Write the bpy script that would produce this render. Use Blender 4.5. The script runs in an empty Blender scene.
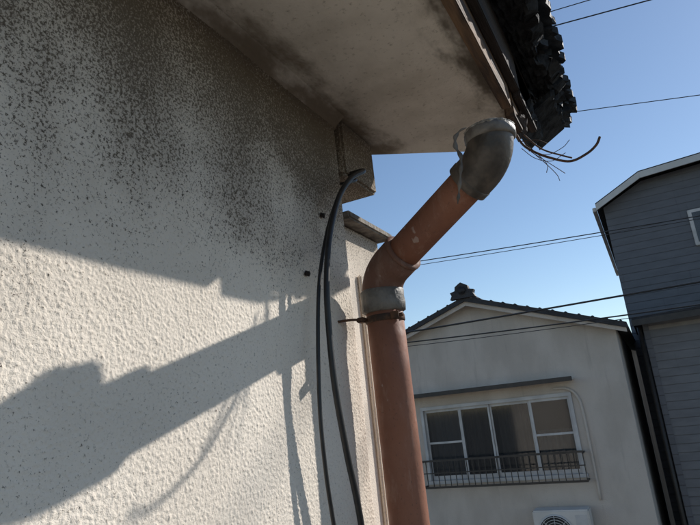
import bpy, bmesh, math, random
import numpy as np
from mathutils import Vector, Matrix
random.seed(7); rng=np.random.default_rng(5)
sc=bpy.context.scene
sc.view_settings.view_transform='Standard'; sc.view_settings.look='None'; sc.view_settings.exposure=0
GZ=-4.6
# ---------------------------------------------------------------- materials
class NT:
    def __init__(s,name):
        s.m=bpy.data.materials.new(name); s.m.use_nodes=True
        s.t=s.m.node_tree; s.b=s.t.nodes['Principled BSDF']; s.tc=None
    def n(s,typ,**k):
        x=s.t.nodes.new(typ)
        for a,v in k.items(): setattr(x,a,v)
        return x
    def l(s,a,b): s.t.links.new(a,b)
    def co(s,scale=(1,1,1)):
        if s.tc is None: s.tc=s.n('ShaderNodeTexCoord')
        mp=s.n('ShaderNodeMapping'); mp.inputs['Scale'].default_value=scale
        s.l(s.tc.outputs['Object'],mp.inputs['Vector']); return mp.outputs[0]
    def noise(s,scale,detail=3,rough=.6,st=(1,1,1),dist=0):
        x=s.n('ShaderNodeTexNoise'); x.inputs['Scale'].default_value=scale
        x.inputs['Detail'].default_value=detail; x.inputs['Roughness'].default_value=rough
        x.inputs['Distortion'].default_value=dist
        s.l(s.co(st),x.inputs['Vector']); return x.outputs['Fac']
    def rng(s,val,a,b,c=0,d=1,smooth=True):
        x=s.n('ShaderNodeMapRange'); x.interpolation_type='SMOOTHSTEP' if smooth else 'LINEAR'
        for i,v in zip((1,2,3,4),(a,b,c,d)): x.inputs[i].default_value=v
        s.l(val,x.inputs[0]); return x.outputs[0]
    def math(s,op,a,b=None):
        x=s.n('ShaderNodeMath',operation=op)
        for i,v in enumerate((a,b)):
            if v is None: continue
            if isinstance(v,(int,float)): x.inputs[i].default_value=v
            else: s.l(v,x.inputs[i])
        return x.outputs[0]
    def mix(s,f,a,b):
        x=s.n('ShaderNodeMix',data_type='RGBA')
        if isinstance(f,(int,float)): x.inputs[0].default_value=f
        else: s.l(f,x.inputs[0])
        for i,v in ((6,a),(7,b)):
            if isinstance(v,tuple): x.inputs[i].default_value=(*v,1)
            else: s.l(v,x.inputs[i])
        return x.outputs[2]
    def sep(s):
        if s.tc is None: s.tc=s.n('ShaderNodeTexCoord')
        x=s.n('ShaderNodeSeparateXYZ'); s.l(s.tc.outputs['Object'],x.inputs[0]); return x.outputs
    def bump(s,h,dist,strength=1,prev=None):
        x=s.n('ShaderNodeBump'); x.inputs['Distance'].default_value=dist; x.inputs['Strength'].default_value=strength
        s.l(h,x.inputs['Height'])
        if prev: s.l(prev,x.inputs['Normal'])
        return x.outputs[0]
    def out(s,col,rough=.8,nrm=None,metal=0,spec=.5):
        if isinstance(col,tuple): s.b.inputs['Base Color'].default_value=(*col,1)
        else: s.l(col,s.b.inputs['Base Color'])
        if isinstance(rough,(int,float)): s.b.inputs['Roughness'].default_value=rough
        else: s.l(rough,s.b.inputs['Roughness'])
        s.b.inputs['Metallic'].default_value=metal
        s.b.inputs['Specular IOR Level'].default_value=spec
        if nrm: s.l(nrm,s.b.inputs['Normal'])
        return s.m
def simple(name,c1,c2,scale=8,rough=.7,bs=60,bd=.001,metal=0,st=(1,1,1),spec=.5):
    k=NT(name); f=k.rng(k.noise(scale,3,.6,st),.35,.65)
    return k.out(k.mix(f,c1,c2),rough,k.bump(k.noise(bs,2,.6,st),bd) if bd else None,metal,spec)

def stucco_mat():
    k=NT('stucco_plaster'); o=k.sep()
    base=k.mix(k.rng(k.noise(3,3),.35,.7),(.85,.765,.655),(.74,.66,.56))
    fine=k.noise(230,3,.75)
    base=k.mix(k.rng(fine,.55,.70,0,.6),base,(.34,.29,.235))
    # mould: close under the soffit, denser in patches
    zz=k.rng(o[2],.18,.62,0,1,False)
    big=k.math('SUBTRACT',k.noise(4.5,4,.65),.5)
    m=k.math('ADD',k.math('MULTIPLY',zz,.66),k.math('MULTIPLY',big,.80))
    m=k.math('SUBTRACT',m,.050)
    sp=k.math('ADD',m,k.math('MULTIPLY',k.math('SUBTRACT',k.noise(230,3,.85),.5),2.4))
    f=k.rng(sp,.25,.52,0,.88)
    col=k.mix(f,base,(.045,.034,.025))
    film=k.rng(m,.0,.60,0,.66)
    col=k.mix(film,col,(.16,.125,.09))
    # pale worn grains showing through the mould
    col=k.mix(k.rng(k.noise(150,2,.7),.62,.72,0,.40),col,(.55,.48,.40))
    return k.out(col,.95,k.bump(fine,.0013),spec=.12)
def soffit_mat():
    k=NT('soffit_plaster'); o=k.sep()
    base=k.mix(k.rng(k.noise(6,4),.35,.7),(.76,.69,.60),(.58,.52,.44))
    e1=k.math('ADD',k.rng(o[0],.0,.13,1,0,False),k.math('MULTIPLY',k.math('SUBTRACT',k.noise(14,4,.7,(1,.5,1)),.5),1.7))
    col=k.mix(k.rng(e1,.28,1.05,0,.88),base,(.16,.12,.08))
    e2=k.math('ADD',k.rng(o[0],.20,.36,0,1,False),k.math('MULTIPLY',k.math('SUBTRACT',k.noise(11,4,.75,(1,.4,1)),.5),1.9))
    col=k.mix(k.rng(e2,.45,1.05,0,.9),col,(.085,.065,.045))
    col=k.mix(k.rng(k.noise(90,4,.8),.56,.70,0,.55),col,(.22,.18,.13))
    return k.out(col,.95,k.bump(k.noise(130,3,.65),.0026),spec=.1)
def copper_mat(name,c1,c2,c3):
    k=NT(name)
    a=k.mix(k.rng(k.noise(7,4,.6,(1,1,.5)),.35,.68),c1,c2)
    a=k.mix(k.rng(k.noise(42,5,.75,(1,1,.22)),.52,.70,0,.5),a,c3)
    a=k.mix(k.rng(k.noise(24,4,.8,(1,1,.3)),.58,.70,0,.5),a,(.14,.068,.044))
    a=k.mix(k.rng(k.noise(170,2,.7),.60,.74,0,.45),a,(.09,.055,.038))
    a=k.mix(k.rng(k.noise(18,3,.7,(1,1,.6)),.67,.69,0,.7),a,(.44,.33,.28))
    r=k.rng(k.noise(20,2),.3,.7,.5,.8)
    return k.out(a,r,k.bump(k.noise(55,3,.6),.0008),0,.3)
def bgwall_mat():
    k=NT('painted_mortar_wall')
    c=k.mix(k.rng(k.noise(1.3,4,.6,(1.5,1.5,.7)),.35,.65),(.60,.54,.475),(.51,.455,.395))
    c=k.mix(k.rng(k.noise(5,4,.7,(2,2,.14)),.56,.75,0,.45),c,(.33,.29,.25))
    c=k.mix(k.rng(k.noise(26,3,.7),.60,.72,0,.25),c,(.36,.33,.29))
    return k.out(c,.92,k.bump(k.noise(70,2),.006),spec=.1)
M={}
M['stucco']=stucco_mat(); M['soffit']=soffit_mat()
M['pipe']=copper_mat('brown_pvc_pipe',(.30,.132,.080),(.225,.095,.060),(.38,.225,.165))
M['pipe2']=copper_mat('brown_pvc_elbow',(.21,.105,.072),(.145,.074,.053),(.29,.20,.155))
M['grey']=simple('grey_sealing_tape',(.21,.19,.165),(.10,.088,.075),30,.6,70,.003)
M['elbow']=simple('dirty_elbow_plastic',(.125,.10,.078),(.05,.042,.034),22,.45,60,.0015)
M['ash']=simple('pale_crust',(.50,.47,.42),(.22,.20,.17),60,.95,120,.006)
M['cable']=simple('black_cable_sheath',(.012,.012,.013),(.022,.021,.021),30,.42,100,0)
M['wood']=simple('weathered_wood',(.20,.115,.06),(.05,.032,.022),10,.85,45,.006,st=(3,.35,3))
M['wood2']=simple('dark_wood',(.045,.03,.022),(.018,.014,.012),10,.9,45,.004,st=(3,.35,3))
M['tile']=simple('slate_roof_tile',(.055,.062,.07),(.02,.022,.025),24,.7,60,.004,spec=.3)
M['felt']=simple('old_eave_mortar',(.040,.042,.044),(.014,.014,.015),26,.9,60,.006,spec=.15)
M['rust']=simple('rusty_steel',(.13,.06,.03),(.05,.03,.02),60,.8,150,.001)
M['wirem']=simple('rusty_wire',(.13,.07,.04),(.06,.035,.025),60,.7,150,0)
M['cap']=simple('coping_mortar',(.13,.115,.10),(.28,.25,.21),30,.9,80,.004)
M['bgwall']=bgwall_mat()
M['bgroof']=simple('dark_roof_tile',(.035,.033,.034),(.018,.018,.02),6,.65,14,.02)
M['white']=simple('white_paint',(.66,.63,.60),(.52,.50,.47),5,.6,30,0)
M['alu']=simple('aluminium_frame',(.56,.56,.55),(.44,.44,.44),4,.4,60,0)
M['darkmetal']=simple('dark_bronze_metal',(.03,.026,.022),(.045,.038,.032),10,.5,60,0)
M['ac']=simple('ac_casing',(.66,.64,.60),(.60,.58,.54),4,.5,40,0)
M['curtain']=simple('curtain_cloth',(.26,.225,.185),(.18,.155,.13),3,.95,20,0,st=(14,1,.3))
M['lace']=simple('lace_curtain',(.40,.40,.38),(.32,.32,.31),3,.95,20,0,st=(14,1,.3))
M['room']=simple('interior_dark',(.05,.045,.04),(.03,.028,.025),2,.95,20,0)
M['asphalt']=simple('asphalt',(.055,.055,.055),(.042,.042,.043),3,.9,150,.004)
M['soil']=simple('ground_gravel',(.15,.135,.115),(.10,.09,.075),2,.95,40,.02)
M['conc']=simple('concrete',(.33,.32,.30),(.26,.25,.24),3,.9,60,.003)
def siding(name,c1,c2,pitch):
    k=NT(name); o=k.sep()
    fr=k.math('FRACT',k.math('MULTIPLY',o[2],1/pitch))
    h=k.rng(fr,0,.10,0,1,False)
    c=k.mix(k.rng(k.noise(2.5,3,.6,(1,1,3)),.35,.65),c1,c2)
    c=k.mix(k.rng(k.noise(6,3,.7,(2,2,.15)),.58,.75,0,.35),c,tuple(x*.6 for x in c2))
    c=k.mix(k.rng(fr,.0,.06,.32,0,False),c,tuple(x*.4 for x in c2))
    return k.out(c,.65,k.bump(h,.008),spec=.3)
M['siding']=siding('slate_blue_siding',(.16,.165,.18),(.14,.144,.156),.14)
M['siding2']=siding('slate_grey_siding',(.21,.215,.225),(.18,.185,.195),.12)
k=NT('window_glass')
M['glass']=k.out((.035,.04,.045),.06,None,0,.8); k.b.inputs['Alpha'].default_value=.45
# ---------------------------------------------------------------- mesh helpers
def empty(name):
    o=bpy.data.objects.new(name,None); sc.collection.objects.link(o); return o
def mk(name,V,Fc,mat,parent=None,smooth=False):
    me=bpy.data.meshes.new(name); me.from_pydata([tuple(v) for v in V],[],Fc); me.update()
    if smooth: me.polygons.foreach_set('use_smooth',[True]*len(me.polygons))
    me.materials.append(mat)
    o=bpy.data.objects.new(name,me); sc.collection.objects.link(o)
    if parent: o.parent=parent
    return o
def box(name,a,b,mat,parent=None,bev=0):
    bm=bmesh.new(); bmesh.ops.create_cube(bm,size=1)
    for v in bm.verts:
        v.co=Vector([ (a[i]+b[i])/2+v.co[i]*(b[i]-a[i]) for i in range(3)])
    if bev: bmesh.ops.bevel(bm,geom=bm.edges[:],offset=bev,segments=2,affect='EDGES')
    me=bpy.data.meshes.new(name); bm.to_mesh(me); bm.free(); me.materials.append(mat)
    o=bpy.data.objects.new(name,me); sc.collection.objects.link(o)
    if parent: o.parent=parent
    return o
def prism(name,poly,axis,a,b,mat,parent=None):
    def P(p,t):
        if axis==1: return (p[0],t,p[1])
        if axis==0: return (t,p[0],p[1])
        return (p[0],p[1],t)
    n=len(poly); V=[P(p,a) for p in poly]+[P(p,b) for p in poly]
    Fc=[tuple(range(n)),tuple(range(2*n-1,n-1,-1))]+[(i,(i+1)%n,n+(i+1)%n,n+i)[::-1] for i in range(n)]
    o=mk(name,V,Fc,mat,parent)
    bm=bmesh.new(); bm.from_mesh(o.data); bmesh.ops.recalc_face_normals(bm,faces=bm.faces); bm.to_mesh(o.data); bm.free()
    return o
def catmull(P,n=8):
    P=[Vector(p) for p in P]; P=[P[0]*2-P[1]]+P+[P[-1]*2-P[-2]]; out=[]
    for i in range(1,len(P)-2):
        a,b,c,d=P[i-1:i+3]
        for j in range(n):
            t=j/n; out.append(.5*((2*b)+(c-a)*t+(2*a-5*b+4*c-d)*t*t+(3*b-a-3*c+d)*t**3))
    out.append(P[-2]); return out
def tube(name,path,rad,mat,parent=None,seg=32,cap=True,jit=0,smooth=True):
    path=[Vector(p) for p in path]; n=len(path)
    if not hasattr(rad,'__len__'): rad=[rad]*n
    T=[]
    for i in range(n):
        t=(path[min(i+1,n-1)]-path[max(i-1,0)]); T.append(t.normalized() if t.length>1e-9 else T[-1])
    ref=Vector((0,1,0)) if abs(T[0].y)<.9 else Vector((1,0,0))
    N=(ref-T[0]*ref.dot(T[0])).normalized(); V=[];Fc=[]
    for i in range(n):
        N=(N-T[i]*N.dot(T[i])).normalized(); B=T[i].cross(N)
        for j in range(seg):
            a=2*math.pi*j/seg; r=rad[i]*(1+jit*(random.random()-.5)*2)
            V.append(path[i]+(N*math.cos(a)+B*math.sin(a))*r)
    for i in range(n-1):
        for j in range(seg):
            k=(j+1)%seg; Fc.append((i*seg+j,i*seg+k,(i+1)*seg+k,(i+1)*seg+j))
    if cap:
        Fc.append(tuple(range(seg))[::-1]); Fc.append(tuple((n-1)*seg+j for j in range(seg)))
    return mk(name,V,Fc,mat,parent,smooth)
def vn(A,B,cell,seed):
    r=np.random.default_rng(seed); G=r.random((256,256))
    a=A/cell; b=B/cell; ia=np.floor(a).astype(int); ib=np.floor(b).astype(int); fa=a-ia; fb=b-ib
    fa=fa*fa*(3-2*fa); fb=fb*fb*(3-2*fb); ia%=256; ib%=256; ja=(ia+1)%256; jb=(ib+1)%256
    return (G[ia,ib]*(1-fa)+G[ja,ib]*fa)*(1-fb)+(G[ia,jb]*(1-fa)+G[ja,jb]*fa)*fb
def grid_mesh(name,X,Y,Zc,mat,parent,smooth=True,flip=False):
    ny,nz=X.shape; co=np.stack([X,Y,Zc],-1).reshape(-1,3).astype(np.float32)
    idx=np.arange(ny*nz).reshape(ny,nz)
    q=np.stack([idx[:-1,:-1],idx[1:,:-1],idx[1:,1:],idx[:-1,1:]],-1).reshape(-1,4)
    if flip: q=q[:,::-1]
    me=bpy.data.meshes.new(name); me.vertices.add(len(co)); me.vertices.foreach_set('co',co.ravel())
    me.loops.add(q.size); me.loops.foreach_set('vertex_index',q.ravel().astype(np.int32))
    me.polygons.add(len(q)); me.polygons.foreach_set('loop_start',np.arange(0,q.size,4,dtype=np.int32))
    me.polygons.foreach_set('loop_total',np.full(len(q),4,dtype=np.int32))
    me.update(calc_edges=True); me.validate()
    me.polygons.foreach_set('use_smooth',[smooth]*len(me.polygons)); me.materials.append(mat)
    o=bpy.data.objects.new(name,me); sc.collection.objects.link(o); o.parent=parent; return o
# ================================================================ stucco house
H=empty('stucco_house')
box('wall_body',(-3.2,-3,GZ),(-.006,1.098,.70),M['stucco'],H)
yy=np.arange(.05,1.1005,.0014); zz=np.arange(-.38,.6775,.0014)
Yg,Zg=np.meshgrid(yy,zz,indexing='ij')
# rounded sprayed grains scattered over the wall (max of many small domes)
def grains(Y,Z,cell,seed,rmin,rmax):
    r=np.random.default_rng(seed); G=r.random((3,311,311)); h=np.zeros_like(Y)
    iy=np.floor(Y/cell).astype(int); iz=np.floor(Z/cell).astype(int)
    for dy in (-1,0,1):
        for dz in (-1,0,1):
            a=(iy+dy)%311; b=(iz+dz)%311
            cy=(iy+dy+G[0,a,b])*cell; cz=(iz+dz+G[1,a,b])*cell; R=rmin+(rmax-rmin)*G[2,a,b]**2
            d2=((Y-cy)**2+(Z-cz)**2)/(R*R)
            h=np.maximum(h,np.where(d2<1,(1-d2),0)*R)
    return h
g=grains(Yg+5,Zg+5,.0043,1,.0014,.0037)
g2=grains(Yg+9,Zg+9,.0032,2,.0010,.0021)
low=vn(Yg,Zg,.12,4)*.5+vn(Yg,Zg,.3,6)*.5
h=.29*np.maximum(g,g2)+.0005*vn(Yg,Zg,.0030,8)+.004*(low-.5)
edge=np.clip(np.minimum((Yg-.05)/.05,(Zg+.38)/.05),0,1)
Xg=-.001+(h)*edge-.004*(1-edge)
cr=np.clip((Yg-1.085)/.015,0,1); Xg=Xg-.010*cr**2
grid_mesh('stucco_face',Xg,Yg,Zg,M['stucco'],H,flip=False)
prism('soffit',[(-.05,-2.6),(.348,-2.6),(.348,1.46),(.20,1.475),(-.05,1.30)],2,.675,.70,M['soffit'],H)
prism('soffit_cove',[(-.004,.648),(.005,.660),(.024,.6745),(-.004,.6745)],1,-2.6,1.098,M['soffit'],H)
box('beam_end',(-.16,1.099,.535),(.012,1.27,.674),M['stucco'],H,.006)
box('wing_wall',(-1.6,1.099,GZ),(-.022,1.315,.428),M['stucco'],H,.004)
box('wing_pilaster',(-.0215,1.17,GZ),(-.012,1.312,.315),M['stucco'],H,.003)
box('wing_coping',(-1.6,1.096,.429),(.012,1.335,.447),M['cap'],H,.004)
box('fascia_board',(.350,-2.6,.650),(.372,1.262,.745),M['wood'],H,.002)
box('fascia_board_end',(.350,1.290,.641),(.372,1.39,.745),M['wood'],H,.003)
box('batten',(.3725,-2.6,.706),(.392,1.50,.86),M['wood2'],H,.002)
box('rafter_fill',(-.05,-2.6,.701),(.349,1.29,.80),M['wood2'],H)
def tilesurf():
    ys=np.arange(-2.6,1.761,.011); xs=np.concatenate([np.arange(-3.4,.30,.05),np.arange(.30,.476,.012)])
    A,B=np.meshgrid(xs,ys,indexing='ij')
    ph=(B/.21)%1.0
    wave=.014*np.sin(ph*2*np.pi)+.010*(ph>.9)
    row=((.48-A)/.22)%1.0
    Zt=.893+(.48-A)*.42+wave*.8+.012*(1-row)
    jag=(vn(B,A*0,.055,21)-.5)*.02
    w=np.clip((A-.40)/.08,0,1)
    ga=A+w*jag
    yend=np.clip((B-1.66)/.1,0,1); Bj=B+yend*(vn(A,B*0,.03,24)-.5)*.04
    o=grid_mesh('roof_tiles',ga,Bj,Zt,M['tile'],H,smooth=False)
    m=o.modifiers.new('s','SOLIDIFY'); m.thickness=.016; m.offset=-1
tilesurf()
def chip(name,x0,x1,y0,y1,z0,th,mat,rough=.004,slope=-.35,rag=.008):
    """rigid slab with chipped outer edge (outer = x1 side)"""
    n=max(3,int((y1-y0)/.012)); tops=[];
    out=[]
    for i in range(n+1):
        y_=y0+(y1-y0)*i/n; out.append((x1+random.uniform(-rag,rag*.5),y_))
    poly=[(x0,y0)]+out+[(x0,y1)]
    tw=random.uniform(-.06,.06)
    def zf(x,y): return z0+slope*(x-x1)+tw*(y-(y0+y1)/2)
    V=[(x,y,zf(x,y)) for x,y in poly]+[(x-random.uniform(0,.003),y,zf(x,y)-th+random.uniform(-.0015,.0015)) for x,y in poly]
    m=len(poly); Fc=[tuple(range(m)),tuple(range(2*m-1,m-1,-1))]+[(i,m+i,m+(i+1)%m,(i+1)%m) for i in range(m)]
    o=mk(name,V,Fc,mat,H)
    bm=bmesh.new(); bm.from_mesh(o.data); bmesh.ops.recalc_face_normals(bm,faces=bm.faces); bm.to_mesh(o.data); bm.free()
    return o
# rigid overlapping eave tiles with chipped noses
y_=-2.55; i=0
while y_<1.66:
    w_=.20; off=random.uniform(-.010,.010)
    chip('eave_tile_%d'%i,.375,.488+off,y_,min(y_+w_,1.77),.875+.008*(i%2)+random.uniform(-.003,.003),.019,M['tile'])
    chip('eave_under_tile_%d'%i,.380,.470+random.uniform(-.014,.008),y_+.07+random.uniform(-.02,.02),min(y_+.07+w_*.86,1.74),.846+random.uniform(-.004,.004),.017,M['tile'],rag=.012)
    y_+=w_+.004; i+=1
# lumpy old bedding mortar filling under the tiles
def mortar():
    ys=np.arange(-2.6,1.70,.008); s=np.linspace(0,1,14)
    S,B=np.meshgrid(s,ys,indexing='ij')
    bl=np.floor(vn(B,S*0,.045,31)*5)/5
    X=.390+S*(.052+.026*bl+.012*(vn(B,S,.014,32)-.5))
    Zt=.792+.02*(1-S)+.018*(vn(B,S,.03,34)-.5)+.010*(vn(B,S*.1,.012,35)-.5)
    Zt=np.maximum(Zt,.216+1.22*X)
    o=grid_mesh('bedding_mortar',X,B,Zt,M['felt'],H,smooth=False)
    m=o.modifiers.new('s','SOLIDIFY'); m.thickness=.03; m.offset=1
mortar()
chip('broken_tile_end_a',.385,.500,1.33,1.50,.866,.018,M['tile'],rag=.014)
chip('broken_tile_end_b',.385,.492,1.52,1.775,.848,.018,M['tile'],rag=.014)
chip('broken_tile_end_c',.375,.468,1.56,1.79,.815,.020,M['tile'],rag=.014)
chip('broken_tile_end_d',.368,.455,1.50,1.73,.790,.016,M['felt'],slope=.55,rag=.010)
chip('eave_end_filler',.352,.400,1.40,1.62,.735,.022,M['felt'],slope=.7,rag=.008)
chip('fascia_splinter',.352,.384,1.33,1.43,.672,.008,M['wood2'],slope=.9,rag=.008)
box('batten_end',(.3735,1.30,.690),(.392,1.52,.80),M['wood2'],H,.003)
# ================================================================ downpipe
D=empty('downpipe')
Y0=1.085; X0=.072; Y1=.98
top=Vector((.362,Y1,.472)); b1=Vector((.362,Y1,.424)); b2=Vector((X0,Y0,.277)); dd=(b2-b1).normalized(); L=(b2-b1).length
dn=Vector((0,0,-1))
def P(x,z,y=Y0): return Vector((x,y,z))
def arc(v,din,dout,rad,n=12):
    a=v-din*rad; c=v+dout*rad; return [ (a*(1-t)**2+v*2*t*(1-t)+c*t*t) for t in [i/n for i in range(n+1)]]
tube('diagonal_pipe',[b1+dd*t for t in (.03,.1,.2,L-.04)],.0345,M['pipe'],D,48)
tube('vertical_pipe',[b2+dn*.04,b2+dn*.2,b2+dn*.4,P(X0,-1.5),P(X0,GZ+.05)],.0382,M['pipe'],D,48)
up=[top]+arc(b1,dn,dd,.046)+[b1+dd*.058,b1+dd*.068]
tube('upper_elbow',up,[.0412]*(len(up)),M['elbow'],D,48)
Zv=Vector((0,0,1))
tube('upper_elbow_rim',[top+Zv*.002,top-Zv*.004,top-Zv*.016,top-Zv*.019],[.0432,.0455,.0453,.0425],M['grey'],D,48,jit=.012)
tube('upper_elbow_crust',[top-Zv*.002,top+Zv*.003,top+Zv*.006],[.0440,.0448,.039],M['ash'],D,64,jit=.035)
tube('upper_elbow_collar',[b1+dd*.054,b1+dd*.056,b1+dd*.070,b1+dd*.072],[.040,.0424,.0420,.038],M['elbow'],D,48)
lo=[b2-dd*.078]+arc(b2,dd,dn,.045)+[b2+dn*.07]
tube('lower_elbow',lo,[.0422]*len(lo),M['pipe2'],D,48)
tube('lower_elbow_ring',[b2-dd*.082,b2-dd*.080,b2-dd*.075,b2-dd*.073],[.037,.0432,.0432,.041],M['pipe2'],D,48)
tube('sealing_tape',[b2+dn*t for t in (.028,.031,.045,.058,.072,.076)],[.0422,.0452,.0442,.0458,.0450,.039],M['grey'],D,64,jit=.02)
zs=.188
tube('strap_band',[P(X0,zs+.007),P(X0,zs+.005),P(X0,zs-.005),P(X0,zs-.007)],[.0385,.0407,.0407,.0385],M['rust'],D,48)
box('strap_clip',(.029,1.037,zs-.005),(.045,1.057,zs+.005),M['rust'],D,.002)
tube('strap_rod',catmull([(.041,1.050,zs),(.025,1.037,zs+.002),(.010,1.022,zs+.001),(-.01,1.012,zs)],5),.0026,M['rust'],D,12)
tube('strap_bolt',[(.106,1.065,zs),(.122,1.058,zs)],.004,M['rust'],D,8)
box('strap_tab',(.100,1.047,zs-.007),(.117,1.051,zs+.007),M['rust'],D,.001)
tie=catmull([(.330,.932,.470),(.314,.930,.460),(.310,.928,.438),(.317,.925,.415),(.312,.924,.385),(.304,.926,.355),(.298,.928,.335)],8)
V=[];Fc=[]
for i,q in enumerate(tie):
    w=.0038*(1-.5*i/len(tie))+.0012*math.sin(i*.9); tw=Vector((1,.3,0)).normalized()*w
    V+=[q-tw,q+tw]
    if i: Fc.append((2*i-2,2*i-1,2*i+1,2*i))
o=mk('loose_tie',V,Fc,M['grey'],D,True); m=o.modifiers.new('s','SOLIDIFY'); m.thickness=.002
# ================================================================ wires at eave end
W=empty('gutter_bracket_wire')
tube('hook',catmull([(.350,1.36,.66),(.362,1.39,.615),(.385,1.40,.588),(.42,1.40,.560),(.462,1.40,.538),(.50,1.40,.545),(.525,1.40,.56),(.537,1.40,.578)],8),.0030,M['wirem'],W,12)
tube('hook_branch',catmull([(.372,1.38,.63),(.405,1.39,.585),(.45,1.40,.556),(.468,1.40,.545)],8),.0020,M['wirem'],W,10)
for i,pts in enumerate([[(.37,1.39,.60),(.41,1.41,.575),(.45,1.42,.585),(.47,1.42,.60)],[(.37,1.39,.60),(.40,1.40,.56),(.425,1.41,.52),(.43,1.41,.50)],[(.38,1.39,.585),(.43,1.40,.53),(.445,1.41,.515)],[(.36,1.38,.615),(.40,1.39,.61),(.42,1.40,.598)],[(.365,1.39,.62),(.395,1.40,.575),(.41,1.40,.545),(.405,1.40,.525)],[(.36,1.39,.60),(.385,1.40,.57),(.42,1.41,.555),(.455,1.42,.57)]]):
    tube('strand_%d'%i,catmull(pts,6),.0009,M['wirem'],W,6)
# ================================================================ cables
Cb=empty('black_cable')
tube('cable_run',catmull([(-.02,1.13,.545),(.03,1.12,.54),(.055,1.10,.528),(.055,1.03,.487),(.05,.972,.425),(.048,.925,.34),(.047,.902,.265),(.046,.892,.19),(.046,.892,.066),(.046,.912,-.05),(.046,.94,-.173),(.04,.97,-.4),(.02,1.0,-1.2),(.02,1.0,GZ)],10),.0056,M['cable'],Cb,16)
Cb2=empty('black_cable')
tube('cable_run',catmull([(-.02,1.11,.52),(.02,1.11,.516),(.038,1.09,.508),(.040,1.03,.475),(.038,.966,.40),(.034,.915,.30),(.03,.888,.20),(.03,.864,.035),(.03,.865,-.08),(.03,.880,-.20),(.03,.90,-.45),(.02,.96,-1.2),(.02,.96,GZ)],10),.0036,M['cable'],Cb2,16)
Cl=empty('cable_clip')
for i,(y_,z_) in enumerate([(.985,.405),(.905,.268)]):
    tube('stud_%d'%i,[(-.004,y_,z_),(.008,y_,z_)],.0038,M['wood2'],Cl,10)
    box('plate_%d'%i,(.002,y_-.007,z_-.005),(.005,y_+.007,z_+.005),M['wood2'],Cl,.001)
# ================================================================ neighbour gable house
N=empty('neighbour_gable_house'); FY=9.0; xl,xr,xp=-3.9,.175,-1.845; ze,zp=.86,1.56
wx0,wx1,wz0,wz1=-2.88,-.575,-1.10,.05
prism('front_wall_upper',[(xl,wz1),(xr,wz1),(xr,ze),(xp,zp),(xl,ze)],1,FY,FY+.2,M['bgwall'],N)
box('front_wall_left',(xl,FY,wz0),(wx0,FY+.2,wz1),M['bgwall'],N)
box('front_wall_right',(wx1,FY,wz0),(xr,FY+.2,wz1),M['bgwall'],N)
box('front_wall_lower',(xl,FY,GZ),(xr,FY+.2,wz0),M['bgwall'],N)
box('side_wall_a',(xr-.2,FY+.2,GZ),(xr,FY+6,ze),M['bgwall'],N)
box('side_wall_b',(xl,FY+.2,GZ),(xl+.2,FY+6,ze),M['bgwall'],N)
box('back_wall',(xl+.2,FY+5.8,GZ),(xr-.2,FY+6,ze),M['bgwall'],N)
box('room_back',(wx0-.2,FY+1.0,wz0-.2),(wx1+.2,FY+1.05,wz1+.2),M['room'],N)
sl=(zp-ze)/(xr-xp)
def rz(x): return zp-abs(x-xp)*sl
for sgn,xe in ((1,xr+.17),(-1,xl-.17)):
    n_='a' if sgn>0 else 'b'
    prism('roof_slope_'+n_,[(xp,zp+.02),(xe,rz(xe)+.02),(xe,rz(xe)+.08),(xp,zp+.08)],1,FY-.22,FY+6.2,M['bgroof'],N)
    prism('barge_board_'+n_,[(xp,zp-.05),(xe-sgn*.02,rz(xe)-.04),(xe-sgn*.02,rz(xe)+.018),(xp,zp+.018)],1,FY-.205,FY-.175,M['bgwall'],N)
    prism('verge_edge_'+n_,[(xp,zp+.015),(xe,rz(xe)+.015),(xe,rz(xe)+.09),(xp,zp+.09)],1,FY-.25,FY-.222,M['bgroof'],N)
for i in range(26):
    x=xl-.1+i*(xr-xl+.2)/25
    tube('verge_tile_%d'%i,[(x,FY-.24,rz(x)+.085),(x,FY+.1,rz(x)+.085)],.022,M['bgroof'],N,10)
tube('ridge',[(xp,FY-.2,zp+.11),(xp,FY+6.2,zp+.11)],.08,M['bgroof'],N,12)
prism('ridge_ornament',[(xp-.20,zp+.06),(xp-.17,zp+.12),(xp-.19,zp+.17),(xp-.11,zp+.19),(xp-.10,zp+.25),(xp-.04,zp+.29),(xp,zp+.31),(xp+.05,zp+.28),(xp+.10,zp+.25),(xp+.11,zp+.19),(xp+.19,zp+.17),(xp+.17,zp+.12),(xp+.20,zp+.06)],1,FY-.30,FY-.20,M['bgroof'],N)
tube('ornament_boss',[(xp,FY-.33,zp+.18),(xp,FY-.29,zp+.18)],.06,M['bgroof'],N,12)
def bar(n_,a,b,mat=None): return box(n_,a,b,mat or M['alu'],N,.003)
fy0,fy1=FY-.035,FY+.07
bar('frame_top',(wx0,fy0,wz1-.05),(wx1,fy1,wz1)); bar('frame_sill',(wx0-.02,fy0-.03,wz0),(wx1+.02,fy1,wz0+.05))
bar('frame_l',(wx0,fy0,wz0+.05),(wx0+.045,fy1,wz1-.05)); bar('frame_r',(wx1-.045,fy0,wz0+.05),(wx1,fy1,wz1-.05))
ww=wx1-wx0
xs=[wx0+.045,wx0+.27*ww,wx0+.475*ww,wx0+.735*ww,wx1-.045]
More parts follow.
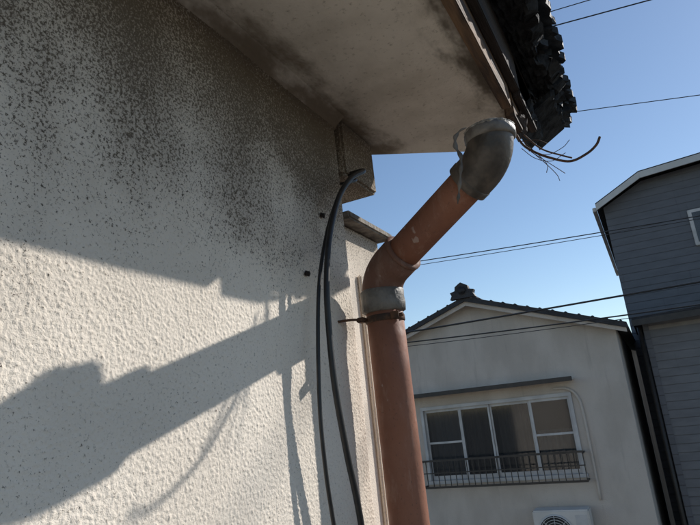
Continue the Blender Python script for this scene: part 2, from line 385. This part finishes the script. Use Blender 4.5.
for i in range(4):
    a,b=xs[i],xs[i+1]; yo=FY+(.0 if i%2 else .03); t=.028
    bar('sash_l_%d'%i,(a,yo,wz0+.05),(a+t,yo+.025,wz1-.05)); bar('sash_r_%d'%i,(b-t,yo,wz0+.05),(b,yo+.025,wz1-.05))
    bar('sash_t_%d'%i,(a+t,yo,wz1-.09),(b-t,yo+.025,wz1-.05)); bar('sash_b_%d'%i,(a+t,yo,wz0+.05),(b-t,yo+.025,wz0+.11))
    if i in (0,3): bar('sash_m_%d'%i,(a+t,yo,-.52),(b-t,yo+.025,-.49))
    box('glass_%d'%i,(a+t,yo+.010,wz0+.11),(b-t,yo+.014,wz1-.09),M['glass'],N)
def drape(name,x0,x1,z0,z1,y,mat,amp=.025,per=.09):
    xs_=np.arange(x0,x1,.01); A,B=np.meshgrid(xs_,np.array([z0,(z0+z1)/2,z1]),indexing='ij')
    grid_mesh(name,A,y+amp*np.sin(A/per*6.28)+.01*np.sin(A*31),B,mat,N)
drape('curtain_a',wx0,wx0+.62,wz0,wz1-.02,FY+.20,M['lace'])
drape('curtain_b',wx0+.62,wx0+1.05,wz0,wz1-.02,FY+.24,M['curtain'])
drape('curtain_c',wx0+1.15,wx0+1.65,wz0,wz1-.02,FY+.25,M['curtain'])
drape('curtain_d',wx0+1.70,wx1,wz0,-.45,FY+.22,M['lace'])
box('window_canopy',(-3.25,FY-.30,.215),(-.50,FY,.245),M['white'],N,.004)
box('canopy_edge',(-3.26,FY-.315,.20),(-.49,FY-.3005,.262),M['darkmetal'],N,.003)
for j,z_ in enumerate((-.76,-.93,-1.14)):
    box('rail_%d'%j,(wx0-.05,FY-.22,z_),(wx1+.03,FY-.20,z_+(.028 if j!=1 else .014)),M['darkmetal'],N)
nb=26
for i in range(nb+1):
    x=wx0-.04+i*(ww+.06)/nb; box('baluster_%d'%i,(x-.005,FY-.217,-1.12),(x+.005,FY-.203,-.76),M['darkmetal'],N)
for x in (wx0-.04,wx1+.02):
    box('rail_tie',(x-.01,FY-.20,-.775),(x+.01,FY,-.755),M['darkmetal'],N); box('rail_tie',(x-.01,FY-.20,-1.135),(x+.01,FY,-1.115),M['darkmetal'],N)
tube('conduit',catmull([(-.80,FY-.03,.12),(-.62,FY-.03,.10),(-.50,FY-.03,-.02),(-.46,FY-.03,-.3),(-.46,FY-.03,-1.4)],8),.018,M['bgwall'],N,10)
# AC outdoor unit on brackets
A_=empty('air_conditioner_unit')
ax0,ax1,az1,ay=-1.33,-.60,-1.46,FY-.36
box('casing',(ax0,ay,az1-.56),(ax1,ay+.28,az1),M['ac'],A_,.015)
fc=Vector((ax0+.28,ay-.004,az1-.28))
tube('fan_ring',[fc,fc+Vector((0,-.012,0))],.235,M['ac'],A_,40)
tube('fan_dark',[fc+Vector((0,-.012,0)),fc+Vector((0,-.016,0))],.215,M['darkmetal'],A_,40)
for i in range(6):
    r_=.03+.034*i; tube('fan_grille_%d'%i,[fc+Vector((math.cos(a)*r_,-.022,math.sin(a)*r_)) for a in [j*2*math.pi/28 for j in range(29)]],.004,M['ac'],A_,6,False)
for i in range(8):
    a=i*math.pi/4; tube('fan_spoke_%d'%i,[fc+Vector((0,-.022,0)),fc+Vector((math.cos(a)*.215,-.022,math.sin(a)*.215))],.004,M['ac'],A_,6)
box('vent_panel',(ax0+.55,ay-.004,az1-.5),(ax1-.03,ay-.001,az1-.06),M['alu'],A_)
for x in (ax0+.1,ax1-.1): box('bracket',(x-.015,ay,az1-.60),(x+.015,FY,az1-.565),M['conc'],A_); 
# ================================================================ blue building
B=empty('blue_siding_house')
by=12.0
prism('upper_block',[(.32,GZ),(.32,3.48),(1.07,3.84),(6.5,4.15),(6.5,GZ)],1,by,by+7,M['siding'],B)
def roofseg(n_,a,b,y0,y1,t0,t1,mat):
    prism(n_,[(a[0],a[1]+t0),(b[0],b[1]+t0),(b[0],b[1]+t1),(a[0],a[1]+t1)],1,y0,y1,mat,B)
roofseg('roof_steep',(.20,3.44),(1.05,3.87),by-.3,by+7.2,.02,.08,M['bgroof'])
roofseg('roof_low',(1.052,3.87),(6.6,4.19),by-.3,by+7.2,.02,.08,M['bgroof'])
roofseg('fascia_steep',(.20,3.44),(1.05,3.87),by-.33,by-.301,-.07,.05,M['ac'])
roofseg('fascia_low',(1.052,3.87),(6.6,4.19),by-.33,by-.301,-.07,.05,M['ac'])
box('gutter',(.13,by-.3,3.36),(.20,by+7.2,3.44),M['white'],B,.01)
box('upper_window_frame',(1.68,by-.05,2.38),(3.0,by-.001,3.06),M['white'],B,.01)
box('upper_window_glass',(1.74,by-.06,2.44),(2.94,by-.051,3.0),M['glass'],B)
ly=10.0
box('lower_block',(.55,ly,GZ),(5.5,by-.002,.95),M['siding2'],B)
prism('lower_roof',[(.40,.955),(5.7,1.05),(5.7,1.16),(.40,1.03)],1,ly-.35,by-.003,M['bgroof'],B)
prism('lower_fascia',[(.39,.90),(5.7,1.0),(5.7,1.10),(.39,.99)],1,ly-.38,ly-.351,M['darkmetal'],B)
box('corner_trim',(.52,ly-.02,GZ),(.60,ly-.001,.94),M['siding'],B)
box('eave_board',(.60,ly-.012,.84),(5.4,ly-.001,.90),M['conc'],B)  # concrete-coloured strip along the wall top, just below the lower fascia
tube('drain',[(.47,ly-.05,.9),(.47,ly-.05,GZ)],.03,M['darkmetal'],B,12)
# house closing the alley behind
Q=empty('rear_house')
prism('walls',[(-3.5,GZ),(-3.5,.2),(.2,1.3),(3.8,.2),(3.8,GZ)],1,20.5,26,M['curtain'],Q)
for a,b in (((-3.8,.15),(.2,1.34)),((.201,1.34),(4.1,.15))):
    prism('roof',[(a[0],a[1]),(b[0],b[1]),(b[0],b[1]+.12),(a[0],a[1]+.12)],1,20.2,26.3,M['bgroof'],Q)
# ================================================================ overhead wires + poles
def wire(x0,z0,x1,z1,y,r,sag=.0,name='overhead_wire'):
    e=empty(name)
    s=(z1-z0)/(x1-x0); a,b=-11,13; pts=[]
    for i in range(41):
        x=a+(b-a)*i/40; z=z0+s*(x-x0)+sag*((x-.2)**2)/100
        pts.append((x,y,z))
    tube('span',pts,r,M['cable'],e,8)
wire(-2.12,1.889,.351,1.753,7.0,.006,.3)
wire(-2.12,1.85,.351,1.728,7.05,.004,.3)
wire(.32,3.295,1.615,3.046,7.0,.005)
wire(.275,4.517,1.4,4.392,7.0,.008)
wire(.25,4.80,.9,4.74,7.1,.006)
wire(-.602,.995,1.154,1.006,7.0,.011,.2)
wire(-2.22,.84,1.1,.770,7.0,.008,.5)
wire(-2.22,.80,1.1,.745,7.1,.004,.5)
for xx in (-11,13):
    pole=empty('utility_pole')
    tube('shaft',[(xx,7.1,GZ),(xx,7.1,7.0)],[.16,.10],M['conc'],pole,20)
    box('crossarm',(xx-.05,6.3,4.9),(xx+.05,7.9,5.0),M['darkmetal'],pole)
# ================================================================ ground
G=empty('ground'); mk('ground_sheet',[(-600,-600,GZ),(600,-600,GZ),(600,900,GZ),(-600,900,GZ)],[(0,1,2,3)],M['soil'],G)
R_=empty('road'); mk('road_sheet',[(-60,3.6,GZ+.004),(60,3.6,GZ+.004),(60,7.2,GZ+.004),(-60,7.2,GZ+.004)],[(0,1,2,3)],M['asphalt'],R_)
K=empty('kerb')
for y_ in (3.45,7.2): box('kerb_stone',(-60,y_,GZ),(60,y_+.15,GZ+.12),M['conc'],K,.01)
# ================================================================ light, sky, camera
sd=Vector((.35,.595,.425)).normalized()
el=math.asin(sd.z); az=math.atan2(sd.x,sd.y)
w=bpy.data.worlds.new('World'); sc.world=w; w.use_nodes=True; nt=w.node_tree
sk=nt.nodes.new('ShaderNodeTexSky'); sk.sky_type='NISHITA'; sk.sun_disc=False
sk.sun_elevation=el; sk.sun_rotation=az; sk.air_density=1.0; sk.dust_density=.1; sk.ozone_density=2.2
nt.links.new(sk.outputs[0],nt.nodes['Background'].inputs[0]); nt.nodes['Background'].inputs[1].default_value=.118
S=bpy.data.lights.new('sun','SUN'); S.energy=5; S.angle=math.radians(.53); S.color=(1,.955,.90)
so=bpy.data.objects.new('sun',S); sc.collection.objects.link(so); so.rotation_euler=sd.to_track_quat('Z','Y').to_euler()
y=math.radians(26);p=math.radians(15);r=math.radians(6)
Fh=Vector((-math.sin(y),math.cos(y),0));Rh=Vector((math.cos(y),math.sin(y),0))
F=math.cos(p)*Fh+math.sin(p)*Zv;U0=-math.sin(p)*Fh+math.cos(p)*Zv
U=math.cos(r)*U0+math.sin(r)*Rh;R=math.cos(r)*Rh-math.sin(r)*U0
cam=bpy.data.cameras.new('camera'); co=bpy.data.objects.new('camera',cam); sc.collection.objects.link(co)
mat=Matrix((R,U,-F)).transposed().to_4x4(); mat.translation=Vector((.535,0,0)); co.matrix_world=mat
cam.sensor_width=36; cam.lens=36*580/700; cam.clip_start=.02; cam.clip_end=2000
sc.camera=co
